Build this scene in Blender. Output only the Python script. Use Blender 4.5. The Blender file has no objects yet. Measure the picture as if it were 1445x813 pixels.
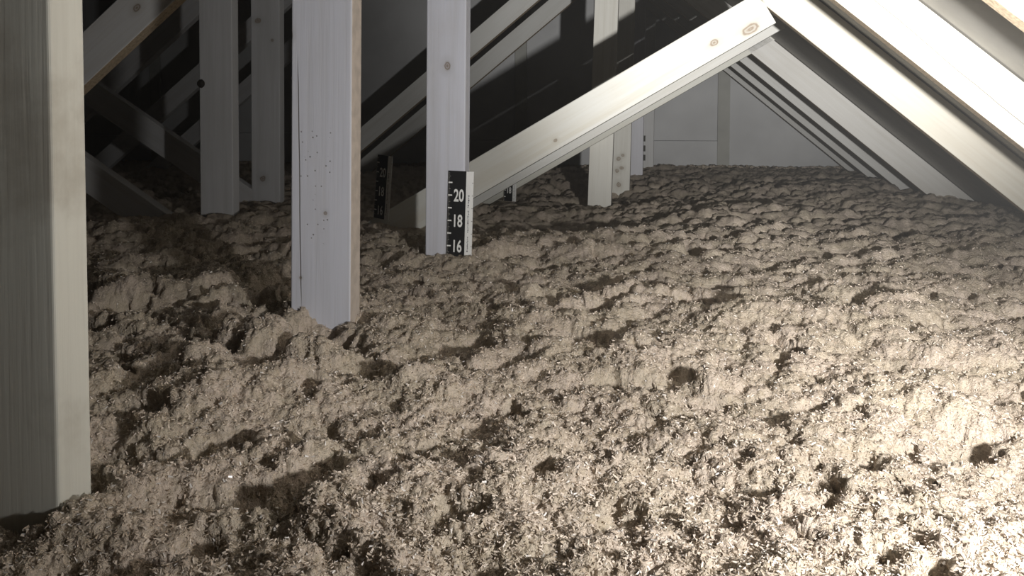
import bpy, bmesh, math, random
import numpy as np
from mathutils import Vector, Matrix

# ------------------------------------------------------------------ camera
scene = bpy.context.scene
col = scene.collection
W, H, F = 1445.0, 813.0, 1300.0
PITCH = math.radians(3.0)
HORIZON = 170.0
PPY = HORIZON + F * math.tan(PITCH)          # principal point row
CAMZ = 0.66
cam_d = bpy.data.cameras.new('camera')
cam = bpy.data.objects.new('camera', cam_d)
col.objects.link(cam)
cam.location = (0, 0, CAMZ)
cam.rotation_euler = (math.pi / 2 - PITCH, 0, 0)
cam_d.sensor_width = 36.0
cam_d.lens = F / W * 36.0
cam_d.shift_y = -(H / 2 - PPY) / W
cam_d.clip_start = 0.02
scene.camera = cam

# ------------------------------------------------------------------ world, lamp, exposure
world = bpy.data.worlds.new('World')
scene.world = world
world.use_nodes = True
world.node_tree.nodes['Background'].inputs[0].default_value = (0.9, 0.95, 1.0, 1)
world.node_tree.nodes['Background'].inputs[1].default_value = 0.0
hz = world.node_tree.nodes.new('ShaderNodeVolumeScatter')     # dust hanging in the attic air
hz.inputs['Density'].default_value = 0.021
hz.inputs['Anisotropy'].default_value = 0.2
world.node_tree.links.new(hz.outputs[0], world.node_tree.nodes['World Output'].inputs['Volume'])
vs = scene.view_settings
vs.view_transform = 'Standard'
vs.look = 'None'
vs.exposure = 0.0
vs.gamma = 1.0
vs.use_curve_mapping = False

LAMP = Vector((0.365, 0.235, CAMZ - 0.075))
# the torch beside the camera whose light rakes in from the right (every shadow in the photograph runs left from it)
def torch(name, kind, power, colour, radius, size=None, aim=None):
    ld = bpy.data.lights.new(name, kind)
    ld.energy = power
    ld.color = colour
    ld.shadow_soft_size = radius
    lo = bpy.data.objects.new(name, ld)
    col.objects.link(lo)
    lo.location = LAMP
    if size:
        ld.spot_size = size
        ld.spot_blend = 1.0
        d = (Vector(aim) - LAMP).normalized()
        lo.rotation_euler = d.to_track_quat('-Z', 'Y').to_euler()
    return lo
def aim(az, el):
    az, el = math.radians(az), math.radians(el)
    return LAMP + Vector((math.sin(az) * math.cos(el), math.cos(az) * math.cos(el), math.sin(el)))
AXIS = aim(8, 11)
torch('torch_spill_offscreen', 'SPOT', 32.0, (1.0, 0.98, 0.95), 0.016, math.radians(178), AXIS)
torch('torch_corona_offscreen', 'SPOT', 58.0, (1.0, 0.98, 0.95), 0.016, math.radians(76), AXIS)
torch('torch_beam_offscreen', 'SPOT', 310.0, (1.0, 0.98, 0.95), 0.016, math.radians(44), AXIS)

# ------------------------------------------------------------------ geometry helpers
BETA = math.radians(11.0)
NX, NY = math.sin(BETA), math.cos(BETA)       # across the trusses, away from the camera
EX, EY = math.cos(BETA), -math.sin(BETA)      # along a truss, to the right
N0, DN = 0.581, 0.60
def plane_n(k): return N0 + DN * k
def ray(x, y):
    dx = (x - W / 2) / F
    dy = -(y - PPY) / F
    f = Vector((0, math.cos(PITCH), -math.sin(PITCH)))
    u = Vector((0, math.sin(PITCH), math.cos(PITCH)))
    return Vector((dx, 0, 0)) + u * dy + f
def at_n(n, x, y):
    r = ray(x, y)
    t = n / (r.x * NX + r.y * NY)
    p = r * t
    return (p.x * EX + p.y * EY, p.z + CAMZ)    # (u, z) on the plane
def at_z(z, x, y):
    r = ray(x, y)
    t = (z - CAMZ) / r.z
    return (r.x * t, r.y * t)
def w3(u, n, z): return Vector((u * EX + n * NX, u * EY + n * NY, z))

def link(o, parent=None):
    col.objects.link(o)
    if parent is not None:
        o.parent = parent
        o.matrix_parent_inverse = Matrix.Identity(4)
    return o
def tag(o, label=None, cat=None, group=None, kind=None):
    if label: o['label'] = label
    if cat: o['category'] = cat
    if group: o['group'] = group
    if kind: o['kind'] = kind
    return o

# ------------------------------------------------------------------ materials
class NT:
    def __init__(s, name):
        s.m = bpy.data.materials.new(name)
        s.m.use_nodes = True
        s.t = s.m.node_tree
        s.b = s.t.nodes['Principled BSDF']
    def n(s, typ, **kw):
        nd = s.t.nodes.new(typ)
        for k, v in kw.items(): setattr(nd, k, v)
        return nd
    def l(s, a, b): s.t.links.new(a, b)
    def math(s, op, a, b=None, c=None):
        nd = s.n('ShaderNodeMath', operation=op)
        for i, v in enumerate((a, b, c)):
            if v is None: continue
            if hasattr(v, 'is_output'): s.l(v, nd.inputs[i])
            else: nd.inputs[i].default_value = v
        return nd.outputs[0]
    def mix(s, fac, a, b):
        nd = s.n('ShaderNodeMix', data_type='RGBA')
        for sock, v in ((nd.inputs[0], fac), (nd.inputs[6], a), (nd.inputs[7], b)):
            if hasattr(v, 'is_output'): s.l(v, sock)
            elif isinstance(v, (int, float)): sock.default_value = v
            else: sock.default_value = (*v, 1)
        return nd.outputs[2]
    def noise(s, vec, scale, detail=4, rough=0.55, dist=0.0):
        nd = s.n('ShaderNodeTexNoise')
        nd.inputs['Scale'].default_value = scale
        nd.inputs['Detail'].default_value = detail
        nd.inputs['Roughness'].default_value = rough
        nd.inputs['Distortion'].default_value = dist
        if vec is not None: s.l(vec, nd.inputs['Vector'])
        return nd.outputs[0]
    def mapr(s, v, a, b, c=0.0, d=1.0):
        nd = s.n('ShaderNodeMapRange')
        nd.interpolation_type = 'SMOOTHSTEP'
        s.l(v, nd.inputs[0])
        for i, x in enumerate((a, b, c, d)): nd.inputs[i + 1].default_value = x
        return nd.outputs[0]

def wood(name, base, dark, knots=(), cracks=(), dents=(), stains=0.0, stain_col=(0.25, 0.18, 0.11), seed=0.0, rough=0.6):
    """sawn softwood; local x runs along the board, y across its face, z through it"""
    t = NT(name)
    tc = t.n('ShaderNodeTexCoord')
    mp = t.n('ShaderNodeMapping')
    mp.inputs['Location'].default_value = (seed * 3.7, seed * 1.3, seed * 2.1)
    t.l(tc.outputs['Object'], mp.inputs[0])
    st = t.n('ShaderNodeMapping')
    st.inputs['Scale'].default_value = (1.3, 34, 34)
    t.l(mp.outputs[0], st.inputs[0])
    wob = t.noise(mp.outputs[0], 2.2, 2)
    g1 = t.noise(st.outputs[0], 1.0, 5, 0.6, 0.35)
    st2 = t.n('ShaderNodeMapping')
    st2.inputs['Scale'].default_value = (6, 190, 190)
    t.l(mp.outputs[0], st2.inputs[0])
    g2 = t.noise(st2.outputs[0], 1.0, 3, 0.6)
    gr = t.math('ADD', t.math('MULTIPLY', t.mapr(g1, 0.42, 0.68), 0.55), t.math('MULTIPLY', t.mapr(g2, 0.4, 0.75), 0.35))
    c = t.mix(gr, base, dark)
    blot = t.noise(mp.outputs[0], 5.0, 4)
    c = t.mix(t.math('MULTIPLY', t.mapr(blot, 0.45, 0.75), 0.35), c, dark)
    hgt = t.math('MULTIPLY', gr, -0.5)
    sep = t.n('ShaderNodeSeparateXYZ')
    t.l(tc.outputs['Object'], sep.inputs[0])
    X, Y, Z = sep.outputs
    fine = t.noise(tc.outputs['Object'], 55.0, 3)
    for (kx, ky, rx, ry) in knots:
        a = t.math('DIVIDE', t.math('SUBTRACT', X, kx), rx)
        b = t.math('DIVIDE', t.math('SUBTRACT', Y, ky), ry)
        r = t.math('SQRT', t.math('ADD', t.math('MULTIPLY', a, a), t.math('MULTIPLY', b, b)))
        r = t.math('ADD', r, t.math('MULTIPLY', t.math('SUBTRACT', fine, 0.5), 0.7))
        halo = t.mapr(r, 0.9, 2.3, 0.5, 0.0)
        c = t.mix(halo, c, tuple(d * 0.9 for d in dark))
        core = t.mapr(r, 0.55, 1.0, 0.85, 0.0)
        ring = t.math('MULTIPLY', core, t.math('ADD', 0.72, t.math('MULTIPLY', t.math('SINE', t.math('MULTIPLY', r, 14.0)), 0.28)))
        c = t.mix(ring, c, (0.20, 0.145, 0.095))
        hgt = t.math('SUBTRACT', hgt, t.math('MULTIPLY', ring, 0.6))
    for (y0, x0, x1, wdt, slope, amp) in cracks:
        wv = t.math('MULTIPLY', t.math('SUBTRACT', t.noise(tc.outputs['Object'], 6.0, 3), 0.5), amp)
        yy = t.math('SUBTRACT', t.math('SUBTRACT', Y, y0), t.math('MULTIPLY', t.math('SUBTRACT', X, x0), slope))
        d = t.math('ABSOLUTE', t.math('ADD', yy, wv))
        m = t.mapr(d, wdt * 0.4, wdt, 1.0, 0.0)
        m = t.math('MULTIPLY', m, t.mapr(X, x0, x0 + 0.05))
        m = t.math('MULTIPLY', m, t.mapr(X, x1 - 0.05, x1, 1.0, 0.0))
        c = t.mix(t.math('MULTIPLY', m, 0.85), c, (0.06, 0.045, 0.03))
        hgt = t.math('SUBTRACT', hgt, t.math('MULTIPLY', m, 1.5))
    for (x0, x1, y0, y1, sc) in dents:
        vo = t.n('ShaderNodeTexVoronoi')
        vo.inputs['Scale'].default_value = sc
        t.l(tc.outputs['Object'], vo.inputs['Vector'])
        m = t.mapr(vo.outputs['Distance'], 0.10, 0.24, 1.0, 0.0)
        sepc = t.n('ShaderNodeSeparateColor')
        t.l(vo.outputs['Color'], sepc.inputs[0])
        m = t.math('MULTIPLY', m, t.mapr(sepc.outputs[0], 0.5, 0.55))
        for (v, p, q) in ((X, x0, x1), (Y, y0, y1)):
            m = t.math('MULTIPLY', m, t.math('MULTIPLY', t.mapr(v, p, p + 0.006), t.mapr(v, q - 0.006, q, 1.0, 0.0)))
        c = t.mix(t.math('MULTIPLY', m, 0.75), c, (0.10, 0.085, 0.07))
        hgt = t.math('SUBTRACT', hgt, m)
    if stains:
        sn = t.noise(mp.outputs[0], 9.0, 6, 0.65)
        c = t.mix(t.math('MULTIPLY', t.mapr(sn, 0.5, 0.72), stains), c, stain_col)
    t.l(c, t.b.inputs['Base Color'])
    t.b.inputs['Roughness'].default_value = rough
    t.b.inputs['Specular IOR Level'].default_value = 0.25
    bp = t.n('ShaderNodeBump')
    bp.inputs['Strength'].default_value = 0.35
    bp.inputs['Distance'].default_value = 0.0015
    t.l(hgt, bp.inputs['Height'])
    t.l(bp.outputs[0], t.b.inputs['Normal'])
    return t.m

def plain(name, colr, rough=0.6, var=0.0, scale=20.0):
    t = NT(name)
    if var:
        tc = t.n('ShaderNodeTexCoord')
        nz = t.noise(tc.outputs['Object'], scale, 5)
        t.l(t.mix(t.mapr(nz, 0.3, 0.75), colr, tuple(v * (1 - var) for v in colr)), t.b.inputs['Base Color'])
    else:
        t.b.inputs['Base Color'].default_value = (*colr, 1)
    t.b.inputs['Roughness'].default_value = rough
    t.b.inputs['Specular IOR Level'].default_value = 0.3
    return t.m

M_EDGE = plain('sawn_edge_tan', (0.50, 0.40, 0.28), 0.8, 0.45, 160)
COOL = (0.586, 0.598, 0.665); COOLD = (0.498, 0.498, 0.529)
WARM = (0.619, 0.601, 0.531); WARMD = (0.536, 0.498, 0.412)
GREY = (0.62, 0.599, 0.548); GREYD = (0.534, 0.498, 0.425)

def rect_mesh(name, rects, z0, z1, mat):
    bm = bmesh.new()
    for (x0, y0, x1, y1) in rects:
        c = [bm.verts.new((x, y, z)) for z in (z0, z1) for (x, y) in ((x0, y0), (x1, y0), (x1, y1), (x0, y1))]
        for f in ((3, 2, 1, 0), (4, 5, 6, 7), (0, 1, 5, 4), (1, 2, 6, 5), (2, 3, 7, 6), (3, 0, 4, 7)):
            bm.faces.new([c[i] for i in f])
    me = bpy.data.meshes.new(name); bm.to_mesh(me); bm.free()
    me.materials.append(mat)
    return me
# ------------------------------------------------------------------ boards
BW, BT = 0.089, 0.038
BOARD_M = {}
def board(name, parent, k, a, b, mat, width=BW, thick=BT, dn=0.0, bevel=0.0025, label=None, edge=None):
    """timber whose front face lies on truss plane k; a, b are (u, z) ends of its centre line"""
    n = plane_n(k) + dn + thick / 2
    A, B = w3(a[0], n, a[1]), w3(b[0], n, b[1])
    L = (B - A).length
    bm = bmesh.new()
    bmesh.ops.create_cube(bm, size=1.0)
    for v in bm.verts:
        v.co = Vector((v.co.x * L, v.co.y * width, v.co.z * thick))
    es = [e for e in bm.edges if abs((e.verts[0].co - e.verts[1].co).x) > 1e-6]
    bmesh.ops.bevel(bm, geom=es, offset=bevel, segments=3, profile=0.5, affect='EDGES')
    me = bpy.data.meshes.new(name)
    bm.to_mesh(me); bm.free()
    if mat: me.materials.append(mat)
    if edge:
        for p_ in me.polygons:
            if p_.normal.y < -0.8: p_.material_index = 1
        if not mat: me.materials.append(edge)
        me.materials.append(edge)
    o = bpy.data.objects.new(name, me)
    xa = (B - A).normalized()
    za = Vector((-NX, -NY, 0))                # front face looks at the camera
    ya = za.cross(xa)
    M = Matrix((xa, ya, za)).transposed().to_4x4()
    M.translation = (A + B) / 2
    if parent is not None:
        o.matrix_world = M
        link(o, parent)
        o.matrix_local = parent.matrix_world.inverted() @ M if False else Matrix.Translation(-Vector(parent.location)) @ M
    else:
        link(o); o.matrix_world = M
    BOARD_M[o.name] = M
    if label: o['label'] = label
    return o
def mark(o, n, x, y):
    """pixel on a board's front face -> the board's own (along, across) coordinates"""
    u, z = at_n(n, x, y)
    p = BOARD_M[o.name].inverted() @ w3(u, n, z)
    return p.x, p.y
def paint(o, mat):
    if len(o.data.materials): o.data.materials[0] = mat
    else: o.data.materials.append(mat)
def marks(o, k, spots, dn=0.0):
    n = plane_n(k) + dn
    out = []
    for (x, y, rx, ry) in spots:           # radii in pixels: along the board, across it
        px, py = mark(o, n, x, y)
        d = n / F
        out.append((px, py, rx * d, ry * d))
    return out
def offset_line(a, b, d):
    """shift line a-b by d to its left-hand normal in (u, z)"""
    a, b = Vector(a), Vector(b)
    t = (b - a).normalized()
    nrm = Vector((-t.y, t.x))
    return a + nrm * d, b + nrm * d
def extend(a, b, ea, eb):
    a, b = Vector(a), Vector(b)
    t = (b - a).normalized()
    return a - t * ea, b + t * eb
def to_z(a, b, z):
    """point of line a-b at height z"""
    a, b = Vector(a), Vector(b)
    return a + (b - a) * ((z - a.y) / (b.y - a.y))
def to_u(a, b, u):
    a, b = Vector(a), Vector(b)
    return a + (b - a) * ((u - a.x) / (b.x - a.x))

# right-hand rafters: underside line in (u, z)
RS = 0.83
def raf_z(u): return CAMZ + 0.082 + RS * (0.422 - u)
URIDGE, UEAVE = -2.6, 1.28
CS = math.cos(math.atan(RS))

def truss(k, label, u=-0.43):
    e = bpy.data.objects.new('roof_truss', None)
    e.empty_display_size = 0.1
    p = w3(u, plane_n(k) + BT / 2, 0.0)
    e.location = p
    col.objects.link(e)
    tag(e, label, 'roof truss', 'roof trusses standing in the insulation')
    return e

def rafter(tr, k, mat, dz=0.0, label=None):
    a = (URIDGE, raf_z(URIDGE) + dz); b = (UEAVE, raf_z(UEAVE) + dz)
    a, b = offset_line(a, b, BW / 2)
    return board('rafter', tr, k, a, b, mat, label=label, edge=M_EDGE)
def chord(tr, k, mat):
    return board('bottom_chord', tr, k, (-3.2, 0.0455), (1.25, 0.0455), mat)
def post(tr, k, xl_top, xr_top, y_top, xl_bot, xr_bot, y_bot, mat, ztop=None, zbot=0.09, dn=0.0, name='king_post', width=None, label=None, edge=None):
    n = plane_n(k) + dn
    t = (Vector(at_n(n, xl_top, y_top)) + Vector(at_n(n, xr_top, y_top))) / 2
    b = (Vector(at_n(n, xl_bot, y_bot)) + Vector(at_n(n, xr_bot, y_bot))) / 2
    wd = width or ((Vector(at_n(n, xl_bot, y_bot)) - Vector(at_n(n, xr_bot, y_bot))).length)
    A = to_z(t, b, zbot)
    zt = ztop if ztop is not None else raf_z(t.x) - 0.045
    B = to_z(t, b, zt)
    return board(name, tr, k, A, B, mat, width=wd, dn=dn, label=label, edge=edge)
def edge_board(tr, k, p1, p2, side, mat, ea, eb, name, dn=0.0, width=BW, label=None):
    """board from two pixels on one of its edges; side = +1/-1 where the body lies"""
    n = plane_n(k) + dn
    a, b = at_n(n, *p1), at_n(n, *p2)
    a, b = extend(a, b, ea, eb)
    a, b = offset_line(a, b, side * width / 2)
    return board(name, tr, k, a, b, mat, dn=dn, width=width, label=label)
def pitch_web(tr, k, mat, dn=0.04):
    """web that climbs to the right towards the rafter (underside line common to all trusses)"""
    z0 = CAMZ + 0.141
    f = lambda u: z0 + 0.81 * (u + 1.206)
    a, b = offset_line((-2.02, f(-2.02)), (-0.53, f(-0.53)), BW / 2)
    return board('web_brace', tr, k, a, b, mat, dn=dn, edge=M_EDGE)
def high_web(tr, k, mat):
    f = lambda u: CAMZ + 0.348 + 0.80 * (u + 2.16)
    a, b = offset_line((-3.3, f(-3.3)), (-1.25, f(-1.25)), BW / 2)
    return board('web_brace', tr, k, a, b, mat)
def counter_web(tr, k, mat):
    f = lambda u: CAMZ + 0.013 - 0.63 * (u + 1.91)
    a, b = offset_line((-3.1, f(-3.1)), (-1.36, f(-1.36)), -BW / 2)
    return board('counter_web', tr, k, a, b, mat, dn=0.0)

# ------------------------------------------------------------------ shell: floor, gable wall, roof deck
def slab(name, pts, thick_vec, mat, parent=None):
    bm = bmesh.new()
    vs_ = [bm.verts.new(p) for p in pts]
    f = bm.faces.new(vs_)
    r = bmesh.ops.extrude_face_region(bm, geom=[f])
    for v in r['geom']:
        if isinstance(v, bmesh.types.BMVert): v.co += Vector(thick_vec)
    bmesh.ops.recalc_face_normals(bm, faces=bm.faces)
    me = bpy.data.meshes.new(name); bm.to_mesh(me); bm.free()
    me.materials.append(mat)
    o = bpy.data.objects.new(name, me)
    return link(o, parent)

m_dry = plain('gypsum_board', (0.45, 0.43, 0.40), 0.9, 0.2)
m_deck = plain('roof_deck_boarding', (0.36, 0.345, 0.315), 0.85, 0.25, 6)
m_wallp = plain('grey_sheet_wall', (0.58, 0.585, 0.59), 0.8, 0.15, 4)
m_seam = plain('wall_batten', (0.43, 0.43, 0.40), 0.85, 0.2, 8)

NW = 5.62
floor = slab('floor', [w3(-6.2, -0.9, 0), w3(1.7, -0.9, 0), w3(1.7, NW + .1, 0), w3(-6.2, NW + .1, 0)], (0, 0, -0.0127), m_dry)
tag(floor, kind='structure')
def deck(name, ua, za, ub, zb):
    a, b = Vector((ua, za)), Vector((ub, zb))
    return tag(slab(name, [w3(a.x, -0.9, a.y), w3(b.x, -0.9, b.y), w3(b.x, NW + .1, b.y), w3(a.x, NW + .1, a.y)],
                    (0, 0, 0.015), m_deck), kind='structure')
up = BW / CS + 0.004
deck('ceiling_right', URIDGE, raf_z(URIDGE) + up, 1.62, raf_z(1.62) + up)
deck('ceiling_left', URIDGE, raf_z(URIDGE) + up, -6.2, raf_z(URIDGE) + up - RS * 3.6)

# gable wall made of sheets with a batten over the joint
wall = tag(link(bpy.data.objects.new('wall_back', None)), kind='structure')
wall.location = w3(0, NW, 0)
def wl(o):
    o.location = -Vector(wall.location); return o
seam_u = at_n(NW, 1021, 180)[0]
joint_z = at_n(NW, 980, 199)[1]
edges_u = [-5.8, seam_u - 4.9, seam_u - 3.7, seam_u - 2.45, seam_u - 1.22, seam_u, 1.5]
def roof_h(u): return (raf_z(u) if u > URIDGE else raf_z(URIDGE) - RS * (URIDGE - u)) + up - 0.01
for i in range(len(edges_u) - 1):
    a, b = edges_u[i] + 0.003, edges_u[i + 1] - 0.003
    zj = joint_z if i >= 3 else joint_z + 0.02 * i
    if zj > min(roof_h(a), roof_h(b)) - 0.05: 
        us = [a, b]
        pts = [w3(a, NW, 0), w3(b, NW, 0), w3(b, NW, roof_h(b)), w3(a, NW, roof_h(a))]
        wl(slab('panel', pts, (NX * .012, NY * .012, 0), m_wallp, wall))
        continue
    wl(slab('panel', [w3(a, NW - .006, 0), w3(b, NW - .006, 0), w3(b, NW - .006, zj), w3(a, NW - .006, zj)], (NX * .018, NY * .018, 0), m_wallp, wall))
    top = [w3(a, NW, zj + .002), w3(b, NW, zj + .002), w3(b, NW, roof_h(b))]
    if a < URIDGE < b: top.append(w3(URIDGE, NW, roof_h(URIDGE)))
    top.append(w3(a, NW, roof_h(a)))
    wl(slab('panel', top, (NX * .012, NY * .012, 0), m_wallp, wall))
for su in edges_u[2:-1]:
    wl(slab('batten', [w3(su - .035, NW - .03, 0), w3(su + .035, NW - .03, 0), w3(su + .035, NW - .03, roof_h(su) - .06), w3(su - .035, NW - .03, roof_h(su) - .06)],
            (NX * .02, NY * .02, 0), m_seam, wall))

# ------------------------------------------------------------------ trusses
def wd(i, base=WARM, dark=WARMD, **kw): return wood('softwood_%d' % i, base, dark, seed=i * 1.7, **kw)
m_far = wd(1, (0.601, 0.601, 0.581), (0.51, 0.5, 0.469))
m_raf = wd(2, (0.624, 0.6, 0.528), (0.538, 0.497, 0.416))
m_dim = wd(3, (0.599, 0.599, 0.61), (0.51, 0.498, 0.487))

# truss 0: the tall post beside the camera
t0 = truss(0, 'truss with the thick dirt-stained post, grey flat face and pale edge')
post(t0, 0, 57 - 130, 57, 0, 76 - 135, 76, 715, wd(10, (0.61, 0.603, 0.545), (0.516, 0.501, 0.448), stains=0.4, stain_col=(0.24, 0.20, 0.15)), width=BW)
rafter(t0, 0, m_raf); chord(t0, 0, m_dim)

t1 = truss(1, 'truss with white post split by a long crack and dotted with nail dents')
o = post(t1, 1, 411, 497, 0, 410, 494, 465, None, edge=plain('sawn_edge_pale', (0.56, 0.49, 0.43), 0.7, 0.25, 60))
cx0, cy0 = mark(o, plane_n(1), 425, 445); cx1, cy1 = mark(o, plane_n(1), 420, 70)
dx0, dy0 = mark(o, plane_n(1), 420, 345); dx1, dy1 = mark(o, plane_n(1), 470, 180)
paint(o, wd(11, COOL, COOLD, knots=marks(o, 1, [(409, 50, 10, 6), (459, 301, 4, 4), (424, 392, 3, 3)]),
        cracks=[(cy0, cx0, cx1, 0.0011, (cy1 - cy0) / (cx1 - cx0), 0.005)],
        dents=[(dx0, dx1, min(dy0, dy1), max(dy0, dy1), 150.0)], stains=0.10, stain_col=(0.45, 0.40, 0.32)))
rafter(t1, 1, wd(12, (0.68, 0.585, 0.51), (0.582, 0.485, 0.407))); chord(t1, 1, m_dim)

t2 = truss(2, 'truss with white post holding the clearly lit black ruler')
o = post(t2, 2, 603, 657, 0, 600, 655, 365, None)
paint(o, wd(13, COOL, COOLD, knots=marks(o, 2, [(631, 93, 9, 6)]), stains=0.08, stain_col=(0.42, 0.36, 0.28)))
o = rafter(t2, 2, None)
cx0, cy0 = mark(o, plane_n(2), 1235, -8); cx1, cy1 = mark(o, plane_n(2), 1470, 187)
paint(o, wd(14, (0.616, 0.601, 0.547), (0.522, 0.5, 0.435), cracks=[(cy0, cx0 - .3, cx1 + .1, 0.0010, (cy1 - cy0) / (cx1 - cx0), 0.010)]))
o = pitch_web(t2, 2, None, dn=0.0)
paint(o, wd(15, (0.6, 0.6, 0.6), (0.52, 0.497, 0.473), knots=marks(o, 2, [(193, 11, 10, 7)]))); chord(t2, 2, m_dim)

t3 = truss(3, 'truss with the broad knotty brace rising from the dark ruler to the rafter')
DA, DB = Vector(at_n(plane_n(3), 670, 224)), Vector(at_n(plane_n(3), 1050, 0))
def brace(tr, k, mat, x_end, y_end, ea):
    """the same brace line in every truss; its upper end is cut where its lower corner shows"""
    t = (DB - DA).normalized()
    e = Vector(at_n(plane_n(k), x_end, y_end))
    b = DA + t * (e - DA).dot(t)
    a, b = offset_line(DA - t * ea, b, -BW / 2)
    return board('diagonal_brace', tr, k, a, b, mat)
o = brace(t3, 3, None, 1098, 37, 0.62)
paint(o, wd(16, (0.602, 0.602, 0.568), (0.526, 0.499, 0.429), knots=marks(o, 3, [(1059, 41, 17, 9), (1008, 60, 9, 6), (784, 198, 4, 3)])))
o = post(t3, 3, 281, 326, 0, 283, 329, 308, wd(17, (0.599, 0.599, 0.611), (0.5, 0.5, 0.5)), name='web_post')
# dark knot swelling out of the post's edge
bm = bmesh.new(); bmesh.ops.create_icosphere(bm, subdivisions=3, radius=1.0)
for v in bm.verts:
    v.co = Vector((v.co.x * 0.011, v.co.y * 0.010, v.co.z * 0.012)) * (1 + 0.12 * math.sin(v.co.x * 9) * math.cos(v.co.y * 7))
kme = bpy.data.meshes.new('edge_knot'); bm.to_mesh(kme); bm.free()
for p_ in kme.polygons: p_.use_smooth = True
kme.materials.append(plain('dark_knot', (0.03, 0.025, 0.02), 0.7, 0.3, 60))
ku, kz = at_n(plane_n(3) - .004, 283, 118)
kn = bpy.data.objects.new('edge_knot', kme); link(kn, t3); kn.location = w3(ku, plane_n(3), kz) - Vector(t3.location)
kn['label'] = 'black round knot'
rafter(t3, 3, m_raf); counter_web(t3, 3, m_dim); chord(t3, 3, m_dim)

t4 = truss(4, 'truss with grey web post just behind the cracked white post')
brace(t4, 4, wd(24, (0.602, 0.602, 0.576), (0.517, 0.5, 0.448)), 1112, 45, 0.62)
o = post(t4, 4, 354, 394, 0, 355, 395, 290, None, name='web_post')
paint(o, wd(18, (0.599, 0.599, 0.611), (0.5, 0.5, 0.5), knots=marks(o, 4, [(364, 29, 5, 7), (384, 57, 3, 3), (371, 252, 6, 6)])))
counter_web(t4, 4, m_dim); chord(t4, 4, m_dim)

t5 = truss(5, 'truss whose thin brace and plain post stand before the spotted post')
brace(t5, 5, wd(25, (0.604, 0.604, 0.552), (0.519, 0.501, 0.432)), 1126, 58, 0.62)
post(t5, 5, 840, 872, 0, 829, 862, 292, wd(19, (0.611, 0.601, 0.555), (0.518, 0.5, 0.446)), dn=0.042)
rafter(t5, 5, wd(20, (0.608, 0.6, 0.575), (0.515, 0.499, 0.46))); high_web(t5, 5, m_dim); chord(t5, 5, m_dim)

t6 = truss(6, 'truss with post marked by three brown spots')
o = post(t6, 6, 868, 896, 0, 860, 888, 278, None)
paint(o, wd(21, (0.611, 0.601, 0.555), (0.518, 0.5, 0.446), knots=marks(o, 6, [(873, 224, 4, 4), (879, 219, 3, 3), (871, 241, 4, 4), (877, 237, 3, 4), (873, 261, 5, 4)])))
rafter(t6, 6, m_far); pitch_web(t6, 6, m_far); high_web(t6, 6, m_dim); chord(t6, 6, m_dim)
t7 = truss(7, 'truss with bluish grey post behind the spotted post')
post(t7, 7, 889, 912, 0, 885, 907, 240, wd(22, (0.597, 0.597, 0.638), (0.499, 0.499, 0.519)))
rafter(t7, 7, m_far); pitch_web(t7, 7, m_far); high_web(t7, 7, m_dim); chord(t7, 7, m_dim)
t8 = truss(8, 'farthest truss, its slim post standing close to the grey wall')
post(t8, 8, 905, 926, 0, 902, 922, 236, wd(23, (0.6, 0.6, 0.6), (0.501, 0.501, 0.482)))
m_pad = plain('dark_pad', (0.07, 0.07, 0.06), 0.8)
for (px, py) in ((908.5, 195.5), (908.5, 209.5), (908.5, 222.5)):
    pu, pz = at_n(plane_n(8) - .004, px, py)
    pd = bpy.data.objects.new('dark_pad', rect_mesh('dark_pad', [(-.009, -.017, .009, .017)], 0, .004, m_pad)); link(pd, t8)
    pd.rotation_euler = Matrix((Vector((EX, EY, 0)), Vector((0, 0, 1)), Vector((-NX, -NY, 0)))).transposed().to_euler()
    pd.location = w3(pu, plane_n(8), pz) - Vector(t8.location)
rafter(t8, 8, m_far); chord(t8, 8, m_dim)

# ------------------------------------------------------------------ depth rulers
m_white = plain('ruler_white', (0.80, 0.80, 0.78), 0.5)
m_black = plain('ruler_black', (0.012, 0.012, 0.013), 0.45)
m_ink = plain('ruler_ink', (0.09, 0.09, 0.10), 0.6)
def text_mesh(s, height, sx, bold):
    cu = bpy.data.curves.new('numeral', 'FONT')
    cu.body = s; cu.size = 1.0; cu.offset = bold; cu.align_x = 'CENTER'; cu.extrude = 0.0
    cu.resolution_u = 3
    o = bpy.data.objects.new('numeral_tmp', cu); col.objects.link(o)
    bpy.context.view_layer.update()
    me = bpy.data.meshes.new_from_object(o.evaluated_get(bpy.context.evaluated_depsgraph_get()))
    bpy.data.objects.remove(o); bpy.data.curves.remove(cu)
    co = np.array([v.co[:] for v in me.vertices])
    lo, hi = co.min(0), co.max(0)
    sc = height / (hi[1] - lo[1])
    for v in me.vertices:
        v.co = Vector(((v.co.x - (lo[0] + hi[0]) / 2) * sc * sx, (v.co.y - (lo[1] + hi[1]) / 2) * sc, 0.0))
    me.materials.clear(); me.materials.append(m_white)
    return me
INCH = 0.0254
TICK = rect_mesh('inch_tick', [(0.0004, -0.0013, 0.0085, 0.0013)], 0.0020, 0.0024, m_white)
NUM = {s: text_mesh(s, 0.0255, 0.62, 0.022) for s in ('20', '18', '16', '14')}
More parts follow.
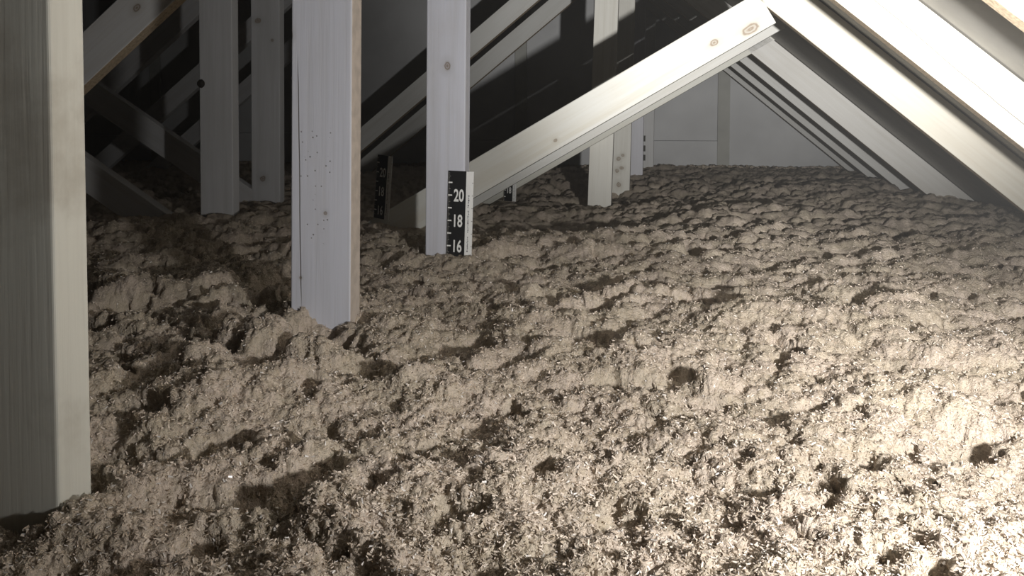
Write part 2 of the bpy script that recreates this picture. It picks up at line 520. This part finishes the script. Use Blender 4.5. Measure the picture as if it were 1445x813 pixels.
def ruler(k, px20, step_in, label, dn=0.0, tilt=0.0, yaw=0.0, low=13.9, top=22.0, nums=('20', '18', '16'), bend=0.0, name='depth_ruler'):
    """px20: pixel of the left end of the 20-inch tick line; local x right, y up, z towards camera"""
    n = plane_n(k) + dn - 0.0035
    u, z = at_n(n, *px20)
    e = bpy.data.objects.new(name, None)
    col.objects.link(e)
    y20 = 20 * INCH
    e.location = w3(u, n, z)
    rot = Matrix((Vector((EX, EY, 0)), Vector((0, 0, 1)), Vector((-NX, -NY, 0)))).transposed()
    rot = Matrix.Rotation(yaw, 3, 'Z') @ rot @ Matrix.Rotation(tilt, 3, 'Z')
    e.rotation_euler = rot.to_euler()
    tag(e, label, 'ruler', 'insulation depth rulers')
    yt = (top - 20) * INCH; yb = (low - 20) * INCH
    wb, ww = 0.0365, 0.0150
    def add(nm, me, y=0, x=0, z=0):
        o = bpy.data.objects.new(nm, me); link(o, e); o.location = (x, y, z); return o
    add('backing_strip', rect_mesh('backing_strip', [(0, yb, wb + ww, yt)], 0.0, 0.0012, m_white))
    add('black_scale', rect_mesh('black_scale', [(0.0004, yb, wb, yt + 0.0005)], 0.0012, 0.0020, m_black))
    maj, mnr = [], []
    for q in range(int(low * 8) + 1, int(top * 8)):
        y = (q / 8 - 20) * INCH
        if q % 8 == 0: maj.append((0.0004, y - 0.0013, 0.0085, y + 0.0013))
        elif q % 4 == 0: mnr.append((0.0004, y - 0.0004, 0.0050, y + 0.0004))
        else: mnr.append((0.0004, y - 0.0003, 0.0030, y + 0.0003))
    for r_ in maj: add('inch_tick', TICK, (r_[1] + r_[3]) / 2)
    tag(add('fraction_ticks', rect_mesh('fraction_ticks', mnr, 0.0020, 0.0023, m_dry)), kind='stuff')
    for s in nums:
        add('numeral', NUM[s], (int(s) - 20) * INCH, 0.0225, 0.0024)
    rnd = random.Random(5)
    ink = []
    for (ya, yb_) in ((0.001, -0.024), (-0.030, -0.075), (-0.082, -0.110)):
        y = ya
        while y > yb_:
            ln = rnd.uniform(0.001, 0.0035)
            x0 = wb + 0.005 + rnd.uniform(-0.0006, 0.0004)
            ink.append((x0, y - ln, x0 + rnd.uniform(0.0012, 0.0026), y)); y -= ln + rnd.uniform(0.0008, 0.0018)
    for q in range(int(low) + 1, int(top) + 1):
        y = (q - 20) * INCH
        ink.append((wb + ww - 0.0026, y - 0.0005, wb + ww - 0.0002, y + 0.0005))
    tag(add('fine_print', rect_mesh('fine_print', ink, 0.0012, 0.0015, m_ink)), kind='stuff')
    return e
ruler(2, (632.5, 275), 36, 'black and white inch ruler on the bright post, showing 20, 18 and 16', tilt=math.radians(-1.8), top=21.9)
ruler(3, (532, 242), 27, 'dim shadowed inch ruler behind the two white posts', tilt=math.radians(-5.5), yaw=math.radians(-22), dn=-0.03, top=21.8, low=15.1)
ruler(5, (712, 250), 18, 'small far ruler peeking out under the diagonal brace', tilt=math.radians(-2.0), nums=('20', '18'), dn=-0.012, low=16.3, yaw=math.radians(-10))

# ------------------------------------------------------------------ loose-fill insulation
rng = np.random.default_rng(11)
def hash2(ix, iy, s):
    h = (ix.astype(np.int64) * 374761393 + iy.astype(np.int64) * 668265263 + s * 974634777) & 0xffffffff
    h = ((h ^ (h >> 13)) * 1274126177) & 0xffffffff
    h = (h ^ (h >> 16)) & 0xffffff
    return (h / float(0x1000000)).astype(np.float32)
def perlin(x, y, s):
    x0 = np.floor(x); y0 = np.floor(y)
    fx = (x - x0).astype(np.float32); fy = (y - y0).astype(np.float32)
    ux = fx * fx * fx * (fx * (fx * 6 - 15) + 10); uy = fy * fy * fy * (fy * (fy * 6 - 15) + 10)
    def g(dx, dy):
        a = hash2(x0 + dx, y0 + dy, s) * (2 * np.pi)
        return np.cos(a) * (fx - dx) + np.sin(a) * (fy - dy)
    a = g(0, 0); b = g(1, 0); c = g(0, 1); d = g(1, 1)
    return (a + (b - a) * ux) + ((c + (d - c) * ux) - (a + (b - a) * ux)) * uy
def cell(x, y, s, jit=1.0):
    """distance to the nearest jittered point, and that point's random value"""
    x0 = np.floor(x); y0 = np.floor(y)
    best = np.full(x.shape, 9.0, np.float32); val = np.zeros(x.shape, np.float32)
    for dx in (-1, 0, 1):
        for dy in (-1, 0, 1):
            cx = x0 + dx; cy = y0 + dy
            px = cx + 0.5 + (hash2(cx, cy, s) - 0.5) * jit
            py = cy + 0.5 + (hash2(cx, cy, s + 7) - 0.5) * jit
            d = ((px - x) ** 2 + (py - y) ** 2).astype(np.float32)
            m = d < best
            best = np.where(m, d, best); val = np.where(m, hash2(cx, cy, s + 13), val)
    return np.sqrt(best), val
def sstep(a, b, x):
    t = np.clip((x - a) / (b - a), 0, 1); return t * t * (3 - 2 * t)

BASE = 0.374
MOUNDS = [  # pixel, height above bed, radius m
    (235, 425, .035, .20), (345, 318, .030, .30), (590, 365, .020, .22), (150, 335, .03, .22), (980, 300, .02, .35),
    (642, 385, -.016, .12), (722, 261, -.085, .6), (853, 274, -.035, .4), (775, 262, .03, .12), (850, 300, -.045, .40), (300, 560, .015, .12), (1150, 480, .012, .3), (720, 300, -.03, .35)]
PITS = [  # pixel, half-width px, half-height px, depth
    (455, 485, 48, 20, .030), (1340, 625, 34, 20, .035), (880, 722, 26, 20, .050), (968, 530, 46, 12, .025),
    (560, 520, 40, 16, .022), (310, 630, 55, 26, .030), (1215, 650, 28, 22, .028), (1415, 555, 20, 12, .02),
    (850, 412, 36, 8, .018), (675, 420, 18, 12, .02), (745, 405, 24, 9, .018), (1035, 436, 50, 6, .02),
    (1240, 430, 45, 9, .02), (640, 715, 36, 22, .03), (440, 600, 30, 20, .025), (755, 488, 22, 12, .02),
    (300, 510, 55, 18, .028), (350, 470, 60, 20, .03), (150, 520, 40, 25, .03), (1245, 800, 30, 14, .03),
    (900, 745, 26, 12, .04), (1000, 735, 20, 26, .03), (1160, 690, 30, 24, .03), (1100, 705, 26, 14, .03),
    (830, 350, 30, 7, .02), (1000, 332, 40, 6, .02), (930, 345, 30, 6, .015), (790, 425, 28, 7, .016),
    (280, 740, 26, 30, .03), (520, 690, 24, 26, .03), (1285, 765, 14, 20, .03), (1100, 512, 20, 10, .018),
    (560, 640, 20, 20, .02), (480, 765, 26, 20, .03), (1030, 430, 26, 5, .02), (700, 340, 22, 12, .022),
    (1420, 510, 24, 10, .015), (760, 665, 16, 16, .02), (690, 640, 18, 14, .02), (120, 700, 30, 30, .02)]
def base_height(x, y):
    """the heaped bed without its tufts"""
    wx = x + 0.03 * perlin(x * 9, y * 9, 3) + 0.010 * perlin(x * 31, y * 31, 4)
    wy = y + 0.03 * perlin(x * 9, y * 9, 5) + 0.010 * perlin(x * 31, y * 31, 6)
    h = np.full(x.shape, BASE, np.float32)
    h += 0.024 * perlin(x * 1.7, y * 1.7, 21) + 0.020 * perlin(wx * 5.1, wy * 5.1, 22) + 0.010 * perlin(wx * 12, wy * 12, 23)
    for (px, py, hh, r) in MOUNDS:
        mx, my = at_z(BASE, px, py)
        h += hh * np.exp(-((x - mx) ** 2 + (y - my) ** 2) / (r * r))
    cr = np.abs(perlin(wx * 6.3 + 9, wy * 6.3, 71)); gate = sstep(0.05, 0.30, perlin(x * 3.1, y * 3.1, 72))
    h -= 0.026 * (1 - sstep(0.0, 0.17, cr)) * gate
    h -= 0.026 * sstep(0.22, 0.48, perlin(wx * 8.5, wy * 8.5, 73))
    h -= 0.012 * sstep(0.26, 0.45, perlin(wx * 22, wy * 22, 75))
    for (px, py, rx, ry, dp) in PITS:
        mx, my = at_z(BASE, px, py)
        x1, _ = at_z(BASE, px + rx, py)
        _, ya = at_z(BASE, px, py - ry); _, yb = at_z(BASE, px, py + ry)
        rX = abs(x1 - mx); rY = abs(ya - yb) / 2
        bx = (x - mx) / rX; by = (y - my) / rY
        near = (np.abs(bx) < 3) & (np.abs(by) < 3)
        if not near.any(): continue
        q = np.sqrt(bx[near] ** 2 + by[near] ** 2) + 1.1 * perlin(wx[near] * 18, wy[near] * 18, 74) + 0.8 * perlin(wx[near] * 45, wy[near] * 45, 76)
        h[near] -= min(0.95 * dp, 1.1 * rX, 1.1 * rY) * (1 - sstep(0.30, 1.2, q))
        # the clod that hangs over the hollow on its near side
        wob = 0.5 * perlin(wx[near] * 30, wy[near] * 30, 77)
        e = ((bx[near] - 0.55) / 1.0) ** 2 + ((by[near] + 1.15) / 0.65) ** 2 + wob
        h[near] += min(0.75 * dp, 0.42 * rX, 0.42 * rY) * (1 - sstep(0.0, 1.4, e))
    return BASE + (h - BASE) * (1 - 0.1 * sstep(1.2, 2.4, np.hypot(x, y)))

def hash3(i, j, k, s):
    h = i * np.uint32(374761393) + j * np.uint32(668265263) + k * np.uint32(2147483647) + np.uint32((s * 974634777) & 0xffffffff)
    h = (h ^ (h >> np.uint32(13))) * np.uint32(1274126177)
    h = h ^ (h >> np.uint32(16))
    return h
def cell3(P, s):
    """distance to the nearest of scattered points in space"""
    out = np.empty(len(P), np.float32)
    for c0 in range(0, len(P), 200000):
        p = P[c0:c0 + 200000].astype(np.float32)
        f = np.floor(p); q = p - f
        I = (f.astype(np.int32) + 4096).astype(np.uint32)
        best = np.full(len(p), 9.0, np.float32)
        for dx in (-1, 0, 1):
            for dy in (-1, 0, 1):
                for dz in (-1, 0, 1):
                    h = hash3(I[:, 0] + np.uint32(dx + 8), I[:, 1] + np.uint32(dy + 8), I[:, 2] + np.uint32(dz + 8), s)
                    jx = (h & np.uint32(1023)).astype(np.float32) * (1 / 1023.0)
                    jy = ((h >> np.uint32(10)) & np.uint32(1023)).astype(np.float32) * (1 / 1023.0)
                    jz = ((h >> np.uint32(20)) & np.uint32(1023)).astype(np.float32) * (1 / 1023.0)
                    d = (dx + jx - q[:, 0]) ** 2 + (dy + jy - q[:, 1]) ** 2 + (dz + jz - q[:, 2]) ** 2
                    np.minimum(best, d, out=best)
        out[c0:c0 + 200000] = np.sqrt(best)
    return out

def lens_grid():
    c0 = np.linspace(-31.5, 31.5, 1000)
    az = np.concatenate([np.linspace(-76, -31.5, 90)[:-1], c0, np.linspace(31.5, 76, 90)[1:]])
    t = np.linspace(0, 1, 880)
    r0, r1 = 0.34, 7.6
    # blend of even 1/r and even log r spacing
    tt = np.linspace(0, 1, 6000)
    rr = r0 * (r1 / r0) ** tt
    dens = 0.50 * (1 / rr) / np.log(r1 / r0) + 0.50 * (1 / rr ** 2) / (1 / r0 - 1 / r1)
    cum = np.concatenate([[0], np.cumsum(0.5 * (dens[1:] + dens[:-1]) * np.diff(rr))])
    r = np.interp(t * cum[-1], cum, rr)
    A, R = np.meshgrid(np.radians(az), r)
    return R * np.sin(A), R * np.cos(A), A.shape
gx, gy, (rows, cols) = lens_grid()
gx = gx.ravel().astype(np.float64); gy = gy.ravel().astype(np.float64)
rad = np.hypot(gx, gy)
hh = base_height(gx, gy)
P = np.stack([gx, gy, hh], 1)
def normals(P):
    G = P.reshape(rows, cols, 3)
    du = np.gradient(G, axis=1); dv = np.gradient(G, axis=0)
    N = np.cross(du, dv).reshape(-1, 3)
    N *= np.sign(N[:, 2:3] + 1e-12) if False else 1.0
    if N[:, 2].mean() < 0: N = -N
    return N / (np.linalg.norm(N, axis=1)[:, None] + 1e-12)
def blur(N, k):
    G = N.reshape(rows, cols, 3)
    for _ in range(k):
        G = (np.roll(G, 1, 0) + np.roll(G, -1, 0) + np.roll(G, 1, 1) + np.roll(G, -1, 1) + G) / 5
    N = G.reshape(-1, 3)
    return N / (np.linalg.norm(N, axis=1)[:, None] + 1e-12)
# tufts on tufts: each level is pushed out along the surface the level before left
for (fr, amp, mean, sd, bl) in ((10.0, 0.021, 0.38, 31, 8), (27.0, 0.0155, 0.38, 32, 5), (62.0, 0.0085, 0.38, 33, 3), (125.0, 0.0052, 0.38, 34, 2), (290.0, 0.0022, 0.38, 35, 1)):
    N = blur(normals(P), bl)
    q = P * fr
    q = q + 0.35 * np.stack([perlin(q[:, 0] * 1.3, q[:, 1] * 1.3, sd + 60), perlin(q[:, 0] * 1.3, q[:, 1] * 1.3, sd + 61), perlin(q[:, 0] * 1.3, q[:, 1] * 1.3, sd + 62)], 1)
    dd = cell3(q, sd)
    calm = 1 + (0.7 if fr < 20 else 0.35 if fr < 40 else -0.35) * sstep(1.2, 2.6, rad)   # bigger, smoother clods towards the gable
    P = P + N * (calm * amp * (mean - dd ** 1.6))[:, None]
nn = P[:, 0] * NX + P[:, 1] * NY; uu = P[:, 0] * EX + P[:, 1] * EY
nc = np.minimum(nn, NW - 0.05 + 0.01 * np.sin(uu * 40)); uc = np.clip(uu, -5.6, 0.985)
P[:, 0] = uc * EX + nc * NX; P[:, 1] = uc * EY + nc * NY
P[:, 2] = np.minimum(P[:, 2], raf_z(uc) + up - 0.02)
verts = P.astype(np.float32)
idx = np.arange(rows * cols).reshape(rows, cols)
quads = np.stack([idx[:-1, :-1], idx[:-1, 1:], idx[1:, 1:], idx[1:, :-1]], -1).reshape(-1, 4)
print('bed mean height', verts[:, 2].mean())
def np_mesh(name, v, q):
    me = bpy.data.meshes.new(name)
    me.vertices.add(len(v)); me.vertices.foreach_set('co', v.ravel())
    me.loops.add(q.size); me.loops.foreach_set('vertex_index', q.ravel().astype(np.int32))
    me.polygons.add(len(q))
    me.polygons.foreach_set('loop_start', np.arange(0, q.size, q.shape[1], dtype=np.int32))
    me.polygons.foreach_set('use_smooth', np.ones(len(q), bool))
    me.update(calc_edges=True)
    return me

def fibre_material(name, flake=False):
    t = NT(name)
    tc = t.n('ShaderNodeTexCoord')
    v = tc.outputs['Object']
    a = (0.56, 0.485, 0.385); b = (0.44, 0.37, 0.275); p = (0.62, 0.525, 0.445)
    n1 = t.noise(v, 14, 5, 0.6); n2 = t.noise(v, 120, 4, 0.65); n3 = t.noise(v, 420, 3, 0.7)
    c = t.mix(t.mapr(n1, 0.35, 0.65), a, p)
    c = t.mix(t.math('MULTIPLY', t.mapr(n2, 0.45, 0.68), 0.7), c, b)
    c = t.mix(t.math('MULTIPLY', t.mapr(n3, 0.52, 0.72), 0.6), c, (0.24, 0.185, 0.125))
    c = t.mix(t.math('MULTIPLY', t.mapr(n3, 0.30, 0.40, 1.0, 0.0), 0.5), c, (0.72, 0.66, 0.58))
    rough = 0.75
    if flake:
        g = t.n('ShaderNodeNewGeometry')
        r = g.outputs['Random Per Island']
        c = t.mix(t.mapr(r, 0.0, 0.6), (0.42, 0.345, 0.265), (0.70, 0.61, 0.52))
        c = t.mix(t.mapr(r, 0.86, 0.98), c, (0.80, 0.77, 0.74))
        t.l(t.mapr(r, 0.80, 0.95, 0.65, 0.28), t.b.inputs['Roughness'])
        t.b.inputs['Specular IOR Level'].default_value = 0.5
    else:
        t.b.inputs['Roughness'].default_value = rough
        t.b.inputs['Specular IOR Level'].default_value = 0.2
        bp = t.n('ShaderNodeBump')
        bp.inputs['Strength'].default_value = 1.0
        bp.inputs['Distance'].default_value = 0.0045
        hs = t.math('ADD', t.math('MULTIPLY', n2, 1.0), t.math('MULTIPLY', n3, 0.6))
        t.l(hs, bp.inputs['Height'])
        t.l(bp.outputs[0], t.b.inputs['Normal'])
    t.l(c, t.b.inputs['Base Color'])
    return t.m
me = np_mesh('loose_insulation', verts, quads)
me.materials.append(fibre_material('fibre_wool'))
bed = link(bpy.data.objects.new('loose_insulation', me))
tag(bed, 'lumpy beige loose-fill insulation heaped across the whole attic floor', 'insulation', kind='stuff')

# loose flakes and shreds lying on the bed
NF = 330000
wgt = (np.clip(rad, .4, None) ** 0.2) * (rad < 2.6) * (np.abs(np.degrees(np.arctan2(gx, gy))) < 40)
wgt = wgt / wgt.sum()
pick = rng.choice(len(gx), NF, p=wgt)
pc = verts[pick] + np.stack([rng.normal(0, .001, NF), rng.normal(0, .001, NF), rng.uniform(-.0005, .0012, NF)], 1)
ln = (rng.gamma(3.0, 0.00065, NF) + 0.0008) * rng.choice([1.0, 1.5], NF, p=[.7, .3])
ln = np.minimum(ln * 1.1, rng.uniform(0.0030, 0.0044, NF))
wdth = ln * rng.uniform(0.18, 0.55, NF)
d = rng.normal(0, 1, (NF, 3)); d[:, 2] = d[:, 2] * 0.6 + 0.25; d /= np.linalg.norm(d, axis=1)[:, None]
s = np.cross(d, rng.normal(0, 1, (NF, 3))); s /= np.linalg.norm(s, axis=1)[:, None]
up_ = np.cross(d, s)
L_ = (ln / 2)[:, None] * d; S_ = (wdth / 2)[:, None] * s; B_ = (ln * rng.uniform(-.2, .2, NF))[:, None] * up_
fv = np.stack([pc - L_ - S_, pc - L_ + S_ + B_, pc + L_ + S_ * .6, pc + L_ - S_ * .6 + B_], 1).reshape(-1, 3).astype(np.float32)
fq = np.arange(NF * 4).reshape(-1, 4)
fm = np_mesh('fibre_flakes', fv, fq)
fm.materials.append(fibre_material('fibre_flake', True))
fl = link(bpy.data.objects.new('fibre_flakes', fm), bed)
tag(fl, kind='stuff')
